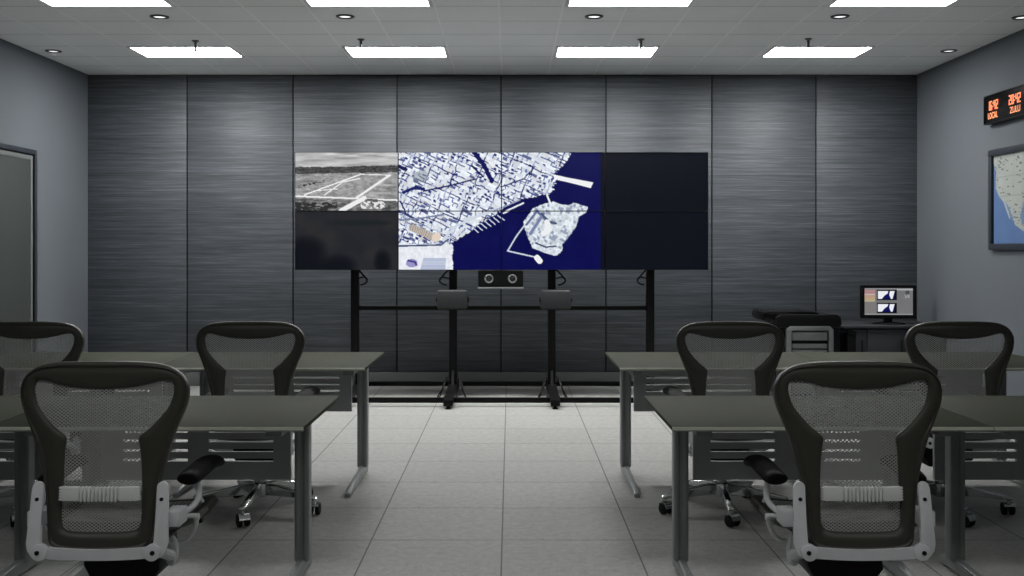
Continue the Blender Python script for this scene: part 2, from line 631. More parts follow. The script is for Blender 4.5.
def murk(u, v):
    u = u + 25
    v = v + 295
    k = fbm(u / 90, v / 70, 80)
    img = np.stack([36 + 22 * (k - .5), 37 + 18 * (k - .5), 41 + 8 * (k - .5)], -1)
    for (x, y, rx, ry) in ((70, 470, 95, 70), (210, 540, 90, 55), (60, 540, 120, 60), (410, 520, 40, 60)):
        d = ((u - x) / rx) ** 2 + ((v - y) / ry) ** 2
        w = np.clip(1.25 - d, 0, 1)[..., None]
        img = img * (1 - w) + np.array((11, 14, 21)) * w
    for (x, y, rx, ry) in ((300, 345, 160, 18), (400, 345, 60, 14)):
        w = np.clip(1 - ((u - x) / rx) ** 2 - ((v - y) / ry) ** 2, 0, 1)[..., None] * .8
        img = img * (1 - w) + np.array((22, 30, 30)) * w
    fill(img, (v > 540) & (v < 544) & (u > 35) & (u < 90), (74, 78, 82))
    return img


def dark_blank(u, v):
    img = np.zeros(u.shape + (3,))
    img[:] = (8, 12, 21)
    img += ((fbm(u / 80, v / 80, 30) - .5) * 3)[..., None]
    return img


def desktop(u, v):
    """u 0..390, v 0..212"""
    img = np.zeros(u.shape + (3,))
    img[:] = (112, 112, 114)
    img += ((fbm(u / 50, v / 50, 31) - .5) * 8)[..., None]
    fill(img, (u < 92), (118, 116, 116))
    fill(img, (u < 86) & (v > 12) & (v < 42), (178, 132, 134))
    fill(img, (u < 86) & (v > 42) & (v < 52), (196, 182, 180))
    fill(img, (u < 86) & (v > 54) & (v < 84), (190, 158, 130))
    fill(img, (u < 86) & (v > 84) & (v < 108), (186, 174, 134))
    fill(img, (u < 86) & (v % 11 < 2.5), (128, 122, 120))
    fill(img, v < 8, (140, 140, 142))
    fill(img, v > 203, (150, 150, 152))
    for y0 in (14, 116):
        fill(img, (u > 100) & (u < 262) & (v > y0) & (v < y0 + 82), (6, 8, 18))
        inn = (u > 108) & (u < 244) & (v > y0 + 10) & (v < y0 + 70)
        fill(img, inn, (232, 234, 240))
        fill(img, inn & in_poly(u, v, [(140, y0 + 72), (160, y0 + 46), (186, y0 + 28), (192, y0 + 8), (206, y0 + 8), (200, y0 + 40), (214, y0 + 72)]), (10, 12, 84))
        fill(img, inn & in_poly(u, v, [(244, y0 + 8), (236, y0 + 34), (226, y0 + 72), (250, y0 + 72)]), (10, 12, 60))
    fill(img, (u > 262) & (v > 12) & (v < 17), (206, 206, 206))
    fill(img, (u > 330) & (u < 362) & (v > 18) & (v < 48), (70, 74, 72))
    fill(img, (u > 310) & (u < 362) & (v > 52) & (v < 80) & (fbm(u / 8, v / 8, 32) > .5), (160, 160, 162))
    return img


def wall_map(u, v):
    """printed map of a coast; u metres from the far edge, v metres from the top"""
    img = np.zeros(u.shape + (3,))
    img[:] = (84, 108, 148)
    img += ((fbm(u * 6, v * 6, 11) - .5) * 16)[..., None]
    w = (fbm(u * 40, v * 40, 14) - .5) * .018
    uu, vv = u + w, v + w
    land = in_poly(uu, vv, [(-.02, -.1), (0, .06), (.045, .13), (.035, .27), (.10, .345), (.175, .39), (.24, .46), (.30, .52), (.375, .585), (.47, .62), (.55, .66),
                            (.65, .70), (.75, .69), (.70, .60), (.66, .50), (.72, .44), (.85, .42), (.95, .44), (1.02, .56), (1.06, .52), (1.03, .42), (1.12, .30),
                            (1.2, .2), (1.3, .1), (1.5, .04), (1.5, -.1)])
    gulf = in_poly(uu, vv, [(.20, .385), (.25, .42), (.34, .53), (.33, .555), (.24, .45)]) | in_poly(uu, vv, [(.45, .50), (.50, .40), (.62, .42), (.60, .56), (.47, .585)])
    fill(img, land, (156, 160, 155))
    img[land] += ((fbm(u * 9, v * 9, 15)[land] - .5) * 14)[:, None]
    fill(img, land & ((np.abs((u * 7.1 + .3 * v) % 1 - .5) < .02) | (np.abs((v * 6.3 + .35) % 1 - .5) < .02)), (140, 145, 142))
    fill(img, gulf, (98, 122, 154))
    rs = np.random.RandomState(4)
    for k in range(260):
        x, y = rs.uniform(0, 1.3), rs.uniform(0, .75)
        l = rs.uniform(.012, .04)
        fill(img, land & (u > x) & (u < x + l) & (np.abs(v - y) < .0045), (90, 94, 94))
    baja = on_line(uu, vv, [(.17, .37), (.21, .43), (.245, .48), (.275, .52)], .016)
    fill(img, baja, (162, 165, 162))
    return img


def raster_grid(name, w, h, nu, nv, colours, mat, parent, place):
    """grid of points carrying a picture; place(s, t) gives the local position for 0..1 across and 0..1 down"""
    us = np.linspace(0, 1, nu + 1)
    vs = np.linspace(0, 1, nv + 1)
    U, V = np.meshgrid(us, vs)
    co = [place(a, b) for a, b in zip(U.ravel(), V.ravel())]
    faces = []
    for j in range(nv):
        for i in range(nu):
            a = j * (nu + 1) + i
            faces.append((a, a + nu + 1, a + nu + 2, a + 1))
    me = bpy.data.meshes.new(name)
    me.from_pydata(co, [], faces)
    img = np.clip(colours(U, V), 0, 255) / 255.0
    L = np.where(img <= .04045, img / 12.92, ((img + .055) / 1.055) ** 2.4)
    at = me.color_attributes.new('picture', 'FLOAT_COLOR', 'POINT')
    buf = np.ones((L.shape[0] * L.shape[1], 4), np.float32)
    buf[:, :3] = L.reshape(-1, 3)
    at.data.foreach_set('color', buf.ravel())
    return link_mesh(name, me, mat, parent, smooth=False)


# ------------------------------------------------------------------ the room
def structure(o):
    o['kind'] = 'structure'
    return o


structure(MB().box(XL - .15, XR + .15, Y0 - .15, D + .15, -.12, 0).build('floor', M['floor']))
structure(MB().box(XL - .15, XR + .15, Y0 - .15, D + .15, HC, HC + .12).build('ceiling', M['ceiling']))
DY0, DY1, DZ = 8.02, 9.07, 2.19     # the door opening in the left wall
wl = MB()
wl.box(XL - .15, XL, Y0, DY0, 0, HC)
wl.box(XL - .15, XL, DY1, D, 0, HC)
wl.box(XL - .15, XL, DY0, DY1, DZ, HC)
structure(wl.build('wall_left', M['wall']))
structure(MB().box(XR, XR + .15, Y0, D, 0, HC).build('wall_right', M['wall']))
structure(MB().box(XL - .15, XR + .15, Y0 - .15, Y0, 0, HC).build('wall_front', M['wall']))
PT = .022   # rear wall cladding thickness
wb = structure(MB().box(XL - .15, XR + .15, D + PT, D + .15, 0, HC).build('wall_back', M['black']))
seams = [XL, -3.206, -2.154, -1.122, -.089, .953, 2.005, 3.038, XR]
for a, b in zip(seams, seams[1:]):
    MB().box(a + (.0 if a == XL else .006), b - (.0 if b == XR else .006), D, D + PT + .002, .139, HC - .004, .004).build('wall_panel', M['wall_panel'], wb)
structure(MB().box(XL, XR, D - .006, D + PT, 0, .137, .003).build('baseboard_back', M['baseboard']))
structure(MB().box(XR - .012, XR, Y0, D - .008, 0, .1, .003).build('baseboard_right', M['dark_trim']))
bl = MB()
bl.box(XL, XL + .012, Y0, DY0 - .07, 0, .1, .003)
bl.box(XL, XL + .012, DY1 + .07, D - .008, 0, .1, .003)
structure(bl.build('baseboard_left', M['dark_trim']))
# door in the left wall
door = structure(MB().box(XL - .058, XL - .014, DY0 + .004, DY1 - .004, .006, DZ - .004, .002).build('door_1', M['door']))
fr = MB()
w = .042
fr.box(XL - .10, XL + .010, DY0 - w, DY0, 0, DZ + w, .003)
fr.box(XL - .10, XL + .010, DY1, DY1 + w, 0, DZ + w, .003)
fr.box(XL - .10, XL + .010, DY0, DY1, DZ, DZ + w, .003)
fr.build('door_frame', M['dark_trim'], door)
hd = MB()
hd.cyl((XL - .015, DY0 + .09, 1.02), (XL + .03, DY0 + .09, 1.02), .011)
hd.tube([(XL + .03, DY0 + .085, 1.02), (XL + .032, DY0 + .15, 1.02), (XL + .03, DY0 + .21, 1.015)], .010)
hd.box(XL - .015, XL - .007, DY0 + .065, DY0 + .115, .94, 1.10, .004)
hd.build('door_handle', M['steel'], door)
tr = MB()
tr.box(XL - .015, XL - .007, DY0 + .02, DY1 - .02, .02, .22, .003)
tr.build('kick_plate', M['steel'], door)
es = MB()
es.box(XL - .015, XL - .008, DY1 - .05, DY1 - .008, .23, DZ - .01, .002)
es.box(XL - .015, XL - .008, DY0 + .01, DY1 - .05, DZ - .05, DZ - .01, .002)
es.build('edge_strip', M['baseboard'], door)

# ------------------------------------------------------------------ ceiling lights
LX = [(-3.276, -2.384), (-1.434, -.549), (.394, 1.285), (2.25, 3.12)]


def ceiling_light(x0, x1, y0, y1, mat, label):
    r = empty('ceiling_light', ((x0 + x1) / 2, (y0 + y1) / 2, HC), 0, label, 'ceiling light', 'rectangular ceiling light panels')
    hx, hy = (x1 - x0) / 2, (y1 - y0) / 2
    t = .024
    f = MB()
    for (a, b, c, d) in ((-hx, hx, -hy, -hy + t), (-hx, hx, hy - t, hy), (-hx, -hx + t, -hy + t, hy - t), (hx - t, hx, -hy + t, hy - t)):
        f.box(a, b, c, d, -.008, 0, .001)
    f.build('frame', M['white_trim'], r)
    MB().box(-hx + t, hx - t, -hy + t, hy - t, -.006, 0).build('diffuser', mat, r)


pos = ['far left', 'left of centre', 'right of centre', 'far right']
spr = ['leftmost', 'second from left', 'third from left', 'rightmost']
for k, (a, b) in enumerate(LX):
    ceiling_light(a, b, 8.795, 9.268, M['diffuser_far'], 'glowing ceiling panel in the row nearest the rear wall, %s of four' % spr[k])
for k, (a, b) in enumerate(LX):
    ceiling_light(a, b, 6.87, 7.345, M['diffuser_mid'], 'glowing ceiling panel cut by the top photo edge, %s of four' % spr[k])
for yy in (4.95, 3.03, 1.11):  # added rows out of view, put in to light the chair backs
    for k, (a, b) in enumerate(LX):
        ceiling_light(a, b, yy, yy + .475, M['added_fill_near'] if yy < 2 else M['added_fill_dim'],
                      'added out-of-view fill panel in the %s row from the rear wall, %s of four' % ({4.95: 'third', 3.03: 'fourth', 1.11: 'fifth'}[yy], spr[k]))

DL = [(-3.99, 9.0, 'small round downlight with dark ring close to the left wall'),
      (-2.61, 7.67, 'small round downlight with dark ring in front of the leftmost far ceiling panel'),
      (-1.227, 7.66, 'small round downlight with dark ring above the left part of the video wall'),
      (.625, 7.66, 'small round downlight with dark ring above the right part of the video wall'),
      (2.454, 7.66, 'small round downlight with dark ring near the rightmost ceiling panels'),
      (3.83, 8.99, 'small round downlight with dark ring near the right wall, above the clock'),
      (3.82, 7.69, 'small round downlight with dark ring at the right photo edge by the right wall')]
for (x, y, lab) in DL:
    r = empty('downlight', (x, y, HC), 0, lab, 'downlight', 'recessed round downlights')
    MB().lathe([(.046, -.002), (.05, -.011), (.064, -.009), (.070, -.001), (.046, -.001)]).build('ring', M['ring'], r)
    MB().lathe([(0, -.005), (.03, -.0045), (.046, -.002), (.046, 0), (0, 0)]).build('lamp_face', M['lamp_face'], r)
SP = [(-2.615, 8.56, 'bronze pendent sprinkler head in front of the far leftmost ceiling panel'),
      (-1.23, 8.50, 'bronze pendent sprinkler head in front of the far second ceiling panel from left'),
      (1.08, 8.50, 'bronze pendent sprinkler head in front of the far third ceiling panel from left'),
      (2.456, 8.48, 'bronze pendent sprinkler head in front of the far rightmost ceiling panel')]
for (x, y, lab) in SP:
    r = empty('sprinkler', (x, y, HC), 0, lab, 'sprinkler', 'ceiling sprinkler heads')
    MB().lathe([(0, -.012), (.018, -.012), (.028, -.006), (.030, 0), (0, 0)], n=20).build('escutcheon', M['sprinkler'], r)
    s = MB().lathe([(0, -.085), (.009, -.085), (.010, -.045), (.012, -.04), (.012, -.01), (0, -.01)], n=14)
    s.build('stem', M['sprinkler'], r)
    MB().lathe([(0, -.095), (.018, -.094), (.019, -.09), (.006, -.084), (0, -.084)], n=16).build('deflector', M['sprinkler'], r)

# ------------------------------------------------------------------ video wall: eight displays on a stand
SX0, SX1, SZ0, SZ1, SY = -1.960, 1.806, 1.168, 2.243, 9.38
DW = (SX1 - SX0) / 4
DH = (SZ1 - SZ0) / 2
where = {(0, 0): 'wall display at the top left corner, showing a grey aerial view of fields',
         (0, 1): 'wall display at the bottom left corner, showing a murky dark picture',
         (1, 0): 'wall display in the top row showing dense white city blocks left of the harbour map',
         (1, 1): 'wall display in the bottom row showing the city waterfront and marina',
         (2, 0): 'wall display in the top row showing the white pier over navy water',
         (2, 1): 'wall display in the bottom row showing the white island in navy water',
         (3, 0): 'dark blank wall display at the top right corner of the video wall',
         (3, 1): 'dark blank wall display at the bottom right corner of the video wall'}
for (c, rw), lab in where.items():
    x0 = SX0 + c * DW
    z0 = SZ1 - (rw + 1) * DH
    r = empty('wall_display', (x0 + DW / 2, SY, z0), 0, lab, 'display', 'displays of the video wall')
    g = .001
    e = .0035
    hw = DW / 2 - g
    MB().box(-hw, hw, .008, .085, g, DH - g, .006).build('housing', M['black_plastic'], r)
    bz = MB()
    bz.box(-hw, hw, 0, .010, g, g + e, .001)
    bz.box(-hw, hw, 0, .010, DH - g - e, DH - g, .001)
    bz.box(-hw, -hw + e, 0, .010, g + e, DH - g - e, .001)
    bz.box(hw - e, hw, 0, .010, g + e, DH - g - e, .001)
    bz.build('bezel', M['black'], r)
    if c in (1, 2):
        fn = lambda U, V, c=c, rw=rw: harbour((U + c - 1) * 463.5, (V + rw) * 258.5)
    elif c == 0:
        fn = (lambda U, V: airfield(U * 453, V * 257)) if rw == 0 else (lambda U, V: murk(U * 453, V * 257))
    else:
        fn = lambda U, V: dark_blank(U * 453, V * 257)
    n = (200, 114) if c < 3 and not (c == 0 and rw == 1) else (60, 34)
    raster_grid('screen', DW, DH, n[0], n[1], fn, M['screen'], r,
                lambda s, t, hw=hw, e=e, g=g: (-hw + e + s * 2 * (hw - e), .005, DH - g - e - t * (DH - 2 * g - 2 * e)))

# stand
PX = [-1.432, -.525, .385, 1.295]
PY = 9.52
st = empty('video_wall_stand', ((PX[0] + PX[3]) / 2, PY, 0), 0,
           'black steel stand on four feet carrying the video wall, with horizontal bars', 'stand')
ox = (PX[0] + PX[3]) / 2
for k, x in enumerate(PX):
    p = MB()
    p.box(x - ox - .036, x - ox + .036, -.035, .035, .06, 2.12, .004)
    for s in ((1,), (-1, 1), (-1, 1), (-1,))[k]:
        p.prism([(x - ox + s * .034, .79), (x - ox + s * .034, .84), (x - ox + s * .075, .832), (x - ox + s * .075, .798)], -.012, .012, 'y')
    p.build('post', M['black'], st)
    f = MB()
    f.prism([(-.80, .03), (-.80, .078), (-.10, .115), (.10, .115), (.40, .075), (.40, .03)], x - ox - .04, x - ox + .04, 'x', .004)
    f.prism([(-.11, .11), (-.035, .24), (.035, .24), (.11, .11)], x - ox - .012, x - ox + .012, 'x')
    ft = f.build('foot', M['black'], st)
    for yy in (-.765, .35):
        g = MB().cyl((x - ox, yy, .012), (x - ox, yy, .035), .012)
        g.cyl((x - ox, yy, 0), (x - ox, yy, .014), .026, .018)
        g.build('levelling_pad', M['rubber'], ft)
for z, y, h in ((.815, -.012, .038), (.068, .36, .042), (.055, -.62, .045), (1.45, .055, .05), (1.95, .055, .05)):
    b = MB()
    b.box(PX[0] - ox, PX[3] - ox, y - .018, y + .018, z - h / 2, z + h / 2, .003)
    b.build('crossbar', M['black'], st)
for k, x in enumerate(PX):       # display mounting rails behind the screens
    MB().box(x - ox - .03, x - ox + .03, -.062, -.032, 1.2, 2.15, .004).build('mounting_rail', M['black'], st)

BOXL = ['dark grey junction box on the left inner post of the video wall stand',
        'dark grey junction box on the right inner post of the video wall stand']
for k in (0, 1):
    x = (-.525, .385)[k] + .01
    r = empty('junction_box', (x - (.012 if k == 0 else -.022), PY - .035, .808), 0, BOXL[k], 'junction box', 'junction boxes on the stand')
    MB().box(-.137, .137, -.10, -.001, 0, .178, .018, seg=3).build('housing', M['box_grey'], r)
    for s in (-1, 1):
        MB().cyl((s * .134, -.05, .09), (s * .152, -.05, .09), .034, .024, n=18, r=.003).build('side_knob', M['black_plastic'], r)
# camera box hung under the middle screens
cam = empty('conference_camera', (-.085, 9.43, .99), 0, 'black box with two round silver-ringed lenses hanging under the middle of the video wall', 'camera')
MB().box(-.206, .206, -.04, .12, .022, .172, .006).build('housing', M['black_plastic'], cam)
MB().box(-.208, .208, -.066, .12, .008, .022, .002).build('shelf', M['tray_grey'], cam)
for s in (-.107, .107):
    Mx = Matrix.Translation((s, -.04, .098)) @ Matrix.Rotation(PI / 2, 4, 'X')
    lens = MB().lathe([(.024, 0), (.030, .010), (.036, .012), (.040, .006), (.041, 0)], n=28, M=Mx).build('lens_ring', M['tray_grey'], cam)
    MB().lathe([(0, .014), (.012, .012), (.021, .007), (.026, .001), (0, .001)], n=24, M=Mx).build('lens', M['lens_glass'], lens)
# loose cables
CAB = [((-1.397, -.03), 'left outer post'), ((-.562, .03), 'left inner post'), ((.424, -.03), 'right inner post'), ((1.255, .03), 'right outer post')]
for k, ((x, dx), nm) in enumerate(CAB):
    s = -1 if dx > 0 else 1
    c = MB()
    c.tube(catmull([(x, PY - .03, 1.172), (x + s * .05, PY - .06, 1.12), (x + s * .085, PY - .06, 1.07), (x + s * .06, PY - .05, 1.04), (x + s * .02, PY - .045, 1.03)], 6), .008, 8)
    c.tube(catmull([(x, PY - .03, 1.09), (x + s * .05, PY - .05, 1.10), (x + s * .09, PY - .06, 1.085)], 5), .007, 8)
    tag(c.build('cable', M['black']), 'black cable looping below the screens beside the %s of the stand' % nm, 'cable', 'cables of the video wall stand')
for k in (1, 2):
    x = PX[k]
    c = MB()
    for s in (-1, 1):
        c.tube(catmull([(x + s * .046, PY - .05, .18), (x + s * .06, PY - .12, .17), (x + s * .085, PY - .20, .10), (x + s * .13, PY - .24, .012), (x + s * .07, PY - .30, .008), (x + s * .052, PY - .36, .05)], 6), .007, 8)
        c.tube(catmull([(x + s * .046, PY - .04, .15), (x + s * .08, PY - .08, .13), (x + s * .12, PY - .14, .01), (x + s * .22, PY - .16, .008)], 6), .006, 8)
    tag(c.build('cable', M['black']), 'tangle of thin black cables at the foot of the stand\'s %s inner post' % ('left' if k == 1 else 'right'), 'cable', 'cables at the stand feet')


# ------------------------------------------------------------------ tables
ZT = .72


def table(x0, x1, y0, y1, cols, pan, slots, label, yc, mirror=False):
    r = empty('training_table', ((x0 + x1) / 2, (y0 + y1) / 2, 0), 0, label, 'table', 'training tables in two rows')
    cx, cy = (x0 + x1) / 2, (y0 + y1) / 2
    g = .0015
    hx, hy = (x1 - x0) / 2 - g, (y1 - y0) / 2
    MB().box(-hx, hx, -hy + .007, hy, ZT - .017, ZT, .004).build('tabletop', M['table'], r)
    e = MB()
    e.prism([(-hy + .008, ZT - .017), (-hy + .002, ZT - .015), (-hy - .002, ZT - .011), (-hy + .001, ZT - .004), (-hy + .008, ZT - .0005)], -hx, hx, 'x')
    e.build('edge_band', M['table_edge'], r)
    for cxx in cols:
        x = cxx - cx
        y = yc - cy
        p = MB()
        # column: two rounded fins with a groove between
        for (a, b) in ((-.031, -.005), (.005, .031)):
            p.box(x + a, x + b, y - .036, y + .036, .05, ZT - .05, .011, seg=3)
        p.box(x - .008, x + .008, y - .027, y + .027, .05, ZT - .05)
        lg = p.build('leg', M['leg'], r)
        f = MB()
        yf = -hy + .09 if True else 0
        f.prism([(yf, .0), (yf, .022), (yf + .02, .030), (y - .06, .062), (y + .05, .062), (y + .11, .04), (y + .125, .03), (y + .125, .0), (y + .08, .0), (y + .06, .016), (yf + .06, .016), (yf + .045, .0)],
                x - .015, x + .015, 'x', .005)
        f.build('foot', M['leg'], lg)
        a = MB()
        a.box(x - .03, x + .03, -hy + .10, y + .07, ZT - .052, ZT - .018, .004)
        a.build('bracket', M['leg'], lg)
    # modesty panel with rows of slots
    px0, px1, pz0, pz1 = pan[0] - cx, pan[1] - cx, .37, ZT - .020
    ypan = yc + .085 - cy
    cuts = [(a - cx, b - cx) for a, b in slots]
    rows = [(.5725 - .0412 * k, .5725 - .0412 * k + .0125) for k in range(4)]
    m = MB()
    xs = [px0] + [v for c in cuts for v in c] + [px1]
    t = .009
    for i in range(0, len(xs) - 1):
        if i % 2 == 0:
            m.box(xs[i], xs[i + 1], ypan - t, ypan + t, pz0, pz1)
        else:
            zz = [pz0] + [v for rw in rows[::-1] for v in rw] + [pz1]
            for k in range(0, len(zz), 2):
                m.box(xs[i], xs[i + 1], ypan - t, ypan + t, zz[k], zz[k + 1])
    mp = m.build('modesty_panel', M['panel'], r)
    for x in (px0 + .06, px1 - .06):
        MB().box(x - .016, x + .016, ypan - .03, ypan + t, ZT - .075, ZT - .018, .003).build('hanger_clip', M['leg'], mp)
    return r


FY0, FY1, FC = 3.70, 4.50, 4.34
RY0, RY1, RC = 5.54, 6.40, 6.20


def slots_for(pa, pb, n=2):
    w, gp, m = .277, .09, .075
    if pa < 0:                                    # counted from the aisle end
        r = [(pb - m - i * (w + gp) - w, pb - m - i * (w + gp)) for i in range(n)]
        return r[::-1]
    return [(pa + m + i * (w + gp), pa + m + i * (w + gp) + w) for i in range(n)]


def mk_table(x0, x1, row, cols, label, pan):
    a, b, c = (FY0, FY1, FC) if row == 'f' else (RY0, RY1, RC)
    table(x0, x1, a, b, cols, pan, slots_for(*pan), label, c)


mk_table(-1.897, -.742, 'f', (-1.762, -.872), 'olive grey front row table left of the aisle', (-1.82, -.94))
mk_table(-3.06, -1.897, 'f', (-2.925, -2.045), 'olive grey front row table at the lower left photo edge', (-2.85, -1.98))
mk_table(.582, 1.74, 'f', (.717, 1.61), 'olive grey front row table right of the aisle', (.785, 1.67))
mk_table(1.74, 2.90, 'f', (1.875, 2.77), 'olive grey front row table at the lower right photo edge', (1.82, 2.70))
mk_table(-1.94, -.78, 'r', (-1.83, -.885), 'olive grey rear row table left of the aisle', (-1.76, -.965))
mk_table(-3.10, -1.94, 'r', (-2.99, -2.05), 'olive grey rear row table behind the chair cut by the left edge', (-2.92, -2.12))
mk_table(.59, 1.75, 'r', (.695, 1.64), 'olive grey rear row table right of the aisle', (.755, 1.57))
mk_table(1.75, 3.07, 'r', (1.86, 2.945), 'olive grey rear row table at the right side below the desk monitor', (1.93, 2.88))

# ------------------------------------------------------------------ chairs
OUT = [(0, 1.000), (.10, .999), (.17, .993), (.215, .980), (.247, .958), (.265, .930), (.271, .900), (.266, .860), (.250, .815), (.233, .771), (.218, .725),
       (.203, .665), (.191, .605), (.181, .53), (.174, .46), (.168, .41), (.150, .388), (.10, .378), (0, .375)]
def squash(p):
    x, z = p
    k = 1 - .026 * min(1, max(0, (.92 - z) / .54))
    return (x * k, EYE - (EYE - z) * k)


INN = [(0, .912), (.08, .916), (.14, .926), (.185, .937), (.212, .937), (.224, .920), (.223, .892), (.210, .852), (.180, .812), (.148, .778), (.119, .752),
       (.122, .715), (.126, .66), (.129, .58), (.131, .50), (.128, .462), (.112, .443), (.07, .438), (0, .438)]

OUT = [squash(p) for p in OUT]
INN = [squash(p) for p in INN]


def back_y(x, z):
    t = max(0.0, (z - .38) / .62)
    return -.275 + .035 * t + .02 * math.exp(-((t - .35) / .3) ** 2) + .42 * x * x


def make_chair(s, name='office_chair'):
    """s = 1: right-hand tension handle, s = -1: mirrored"""
    root = empty(name)
    K = 4
    oh = catmull(OUT, K)
    ih = catmull(INN, K)
    outer = oh + [(-x, z) for x, z in oh[-2:0:-1]]
    inner = ih + [(-x, z) for x, z in ih[-2:0:-1]]
    # frame: closed cross-section swept between the two outlines (rear side first: raised rim, groove, broad face)
    sec = [(0, 0), (.0, .010), (.07, .017), (.15, .017), (.19, .012), (.26, .0115), (.34, .015), (.65, .014), (.92, .008), (1, .002), (1, -.008), (.7, -.012), (.2, -.012), (0, -.008)]
    mb = MB()
    bm = mb.bm
    rings = []
    for (xo, zo), (xi, zi) in zip(outer, inner):
        ring = []
        for t, d in sec:
            x, z = xo + (xi - xo) * t, zo + (zi - zo) * t
            ring.append(bm.verts.new((x, back_y(x, z) - d, z)))
        rings.append(ring)
    n = len(rings)
    q = len(sec)
    for i in range(n):
        A, B = rings[i], rings[(i + 1) % n]
        for k in range(q):
            bm.faces.new([A[k], A[(k + 1) % q], B[(k + 1) % q], B[k]])
    fr = mb.build('backrest_frame', M['frame'], root, ang=60)
    # woven mesh stretched in the frame
    mb = MB()
    bm = mb.bm
    prev = None
    for (x, z) in ih[3 * K + 2:]:
        x = x + .006
        if z < .445:
            z -= .004
        row = [bm.verts.new((x * (2 * k / 16 - 1), back_y(x * (2 * k / 16 - 1), z) + .002, z)) for k in range(17)]
        if prev:
            for k in range(16):
                bm.faces.new([prev[k], prev[k + 1], row[k + 1], row[k]])
        prev = row
    mb.build('backrest_mesh', M['mesh'], root)
    # lumbar pad: flat ends and a ribbed middle
    mb = MB()
    for sg in (-1, 1):
        mb.box(min(sg * .066, sg * .134), max(sg * .066, sg * .134), -.026, -.008, .558, .604, .006)
        for k in range(5):
            mb.box(sg * .134 - .003, sg * .134 + .003, -.024, -.012, .561 + .009 * k, .566 + .009 * k)
    mb.box(-.07, .07, -.018, -.008, .561, .602, .004)
    for k in range(10):
        x = -.0585 + .013 * k
        mb.box(x - .0040, x + .0040, -.030, -.012, .558, .605, .0035)
    o = mb.build('lumbar_pad', M['lumbar'], root)
    for v in o.data.vertices:
        v.co.x *= .94
        v.co.y += back_y(v.co.x, v.co.z) - .004
    # yoke: two upright links and a sagging crossbar
    yk = MB()
    for sg in (-1, 1):
        pts = []
        for k in range(9):
            a = PI * k / 8
            pts.append((sg * (.203 + .0185 * math.cos(a)), .585 + .0185 * math.sin(a)))
        low = [(sg * .186, .47), (sg * .188, .402), (sg * .180, .392), (sg * .165, .378), (sg * .165, .352), (sg * .195, .348), (sg * .214, .356), (sg * .226, .374), (sg * .229, .40)]
        yk.prism(pts + low, -.236, -.222, 'y', .004)
    top = [(-.19 + .38 * k / 12, .390 - .012 * (1 - ((k - 6) / 6) ** 2)) for k in range(13)]
    bot = [(.19 - .38 * k / 12, .354 - .009 * (1 - ((k - 6) / 6) ** 2)) for k in range(13)]
    yk.prism(top + bot, -.242, -.226, 'y', .005)
    for sg in (-1, 1):
        yk.cyl((sg * .182, -.248, .371), (sg * .182, -.225, .371), .027, .027, 24, .003)
    TY = Matrix.Translation((0, -.055, .033)) @ Matrix.Diagonal((.975, 1, 1, 1))
    y_ = yk.build('yoke', M['alu'], root)

    def seat_yoke(o):
        o.data.transform(TY)
        for v in o.data.vertices:
            k = v.co.z - .404
            v.co.z = .404 + k * (.92 if k > 0 else 1)
            v.co.y += .15 * max(0, k)
    seat_yoke(y_)
    for sg in (-1, 1):
        b = MB().cyl((sg * .203, -.2385, .545), (sg * .203, -.232, .545), .0065, n=14)  # dark discs standing in for the shaded holes of the yoke
        b.cyl((sg * .186, -.2505, .371), (sg * .186, -.24, .371), .0075, n=14)
        bo = b.build('hole_disc', M['rubber'], y_)
        seat_yoke(bo)
        # link arm from the yoke forward to the tilt mechanism
        MB().tube(catmull([(sg * .19, -.28, .405), (sg * .185, -.14, .35), (sg * .13, -.02, .318), (sg * .10, .05, .31)], 5), [.018] * 15 + [.014], 10).build('link_arm', M['alu'], root)
    # seat
    so = []
    seat_half = [(0, -.175), (.12, -.178), (.20, -.165), (.232, -.12), (.242, .0), (.248, .14), (.236, .225), (.19, .262), (.09, .272), (0, .274)]
    sh = catmull(seat_half, 4)
    souter = sh + [(-x, y) for x, y in sh[-2:0:-1]]

    def seat_z(x, y):
        return .447 - .012 * math.cos(PI * (y / .25)) - (.05 * max(0, (y - .12) / .15) ** 2) + .25 * x * x
    mb = MB()
    bm = mb.bm
    rings = []
    for (x, y) in souter:
        ring = []
        for t, d in ((0, -.012), (0, .004), (.25, .012), (.8, .010), (1, 0), (1, -.018), (.3, -.022)):
            k = 1 - t * .14
            ring.append(bm.verts.new((x * k, .05 + (y - .05) * k, seat_z(x * k, y * k) + d)))
        rings.append(ring)
    n = len(rings)
    for i in range(n):
        A, B = rings[i], rings[(i + 1) % n]
        for k in range(7):
            bm.faces.new([A[k], A[(k + 1) % 7], B[(k + 1) % 7], B[k]])
    mb.build('seat_frame', M['frame'], root, ang=60)
    mb = MB()
    bm = mb.bm
    prev = None
    for (x, y) in sh:
        x *= .9
        y = .05 + (y - .05) * .9
        row = [bm.verts.new((x * (2 * k / 10 - 1), y, seat_z(x * (2 * k / 10 - 1), y) - .002)) for k in range(11)] if x > 1e-6 else None
        if row and prev:
            for k in range(10):
                bm.faces.new([prev[k], prev[k + 1], row[k + 1], row[k]])
        prev = row if row else prev
    mb.build('seat_mesh', M['mesh'], root)
    # tilt mechanism and gas lift
    mb = MB()
    mb.prism([(-.125, .30), (-.095, .243), (.10, .243), (.132, .285), (.125, .345), (-.12, .345)], -.09, .12, 'y', .008)
    mb.box(-.10, .10, .10, .20, .30, .40, .01)
    mb.box(-.21, .21, .12, .15, .385, .405, .004)
    mb.build('tilt_mechanism', M['black_plastic'], root)
    mb = MB().cyl((0, 0, .135), (0, 0, .25), .017)
    mb.cyl((0, 0, .10), (0, 0, .20), .026, .025)
    mb.build('gas_lift', M['steel'], root)
    # five-star base with castors
    mb = MB()
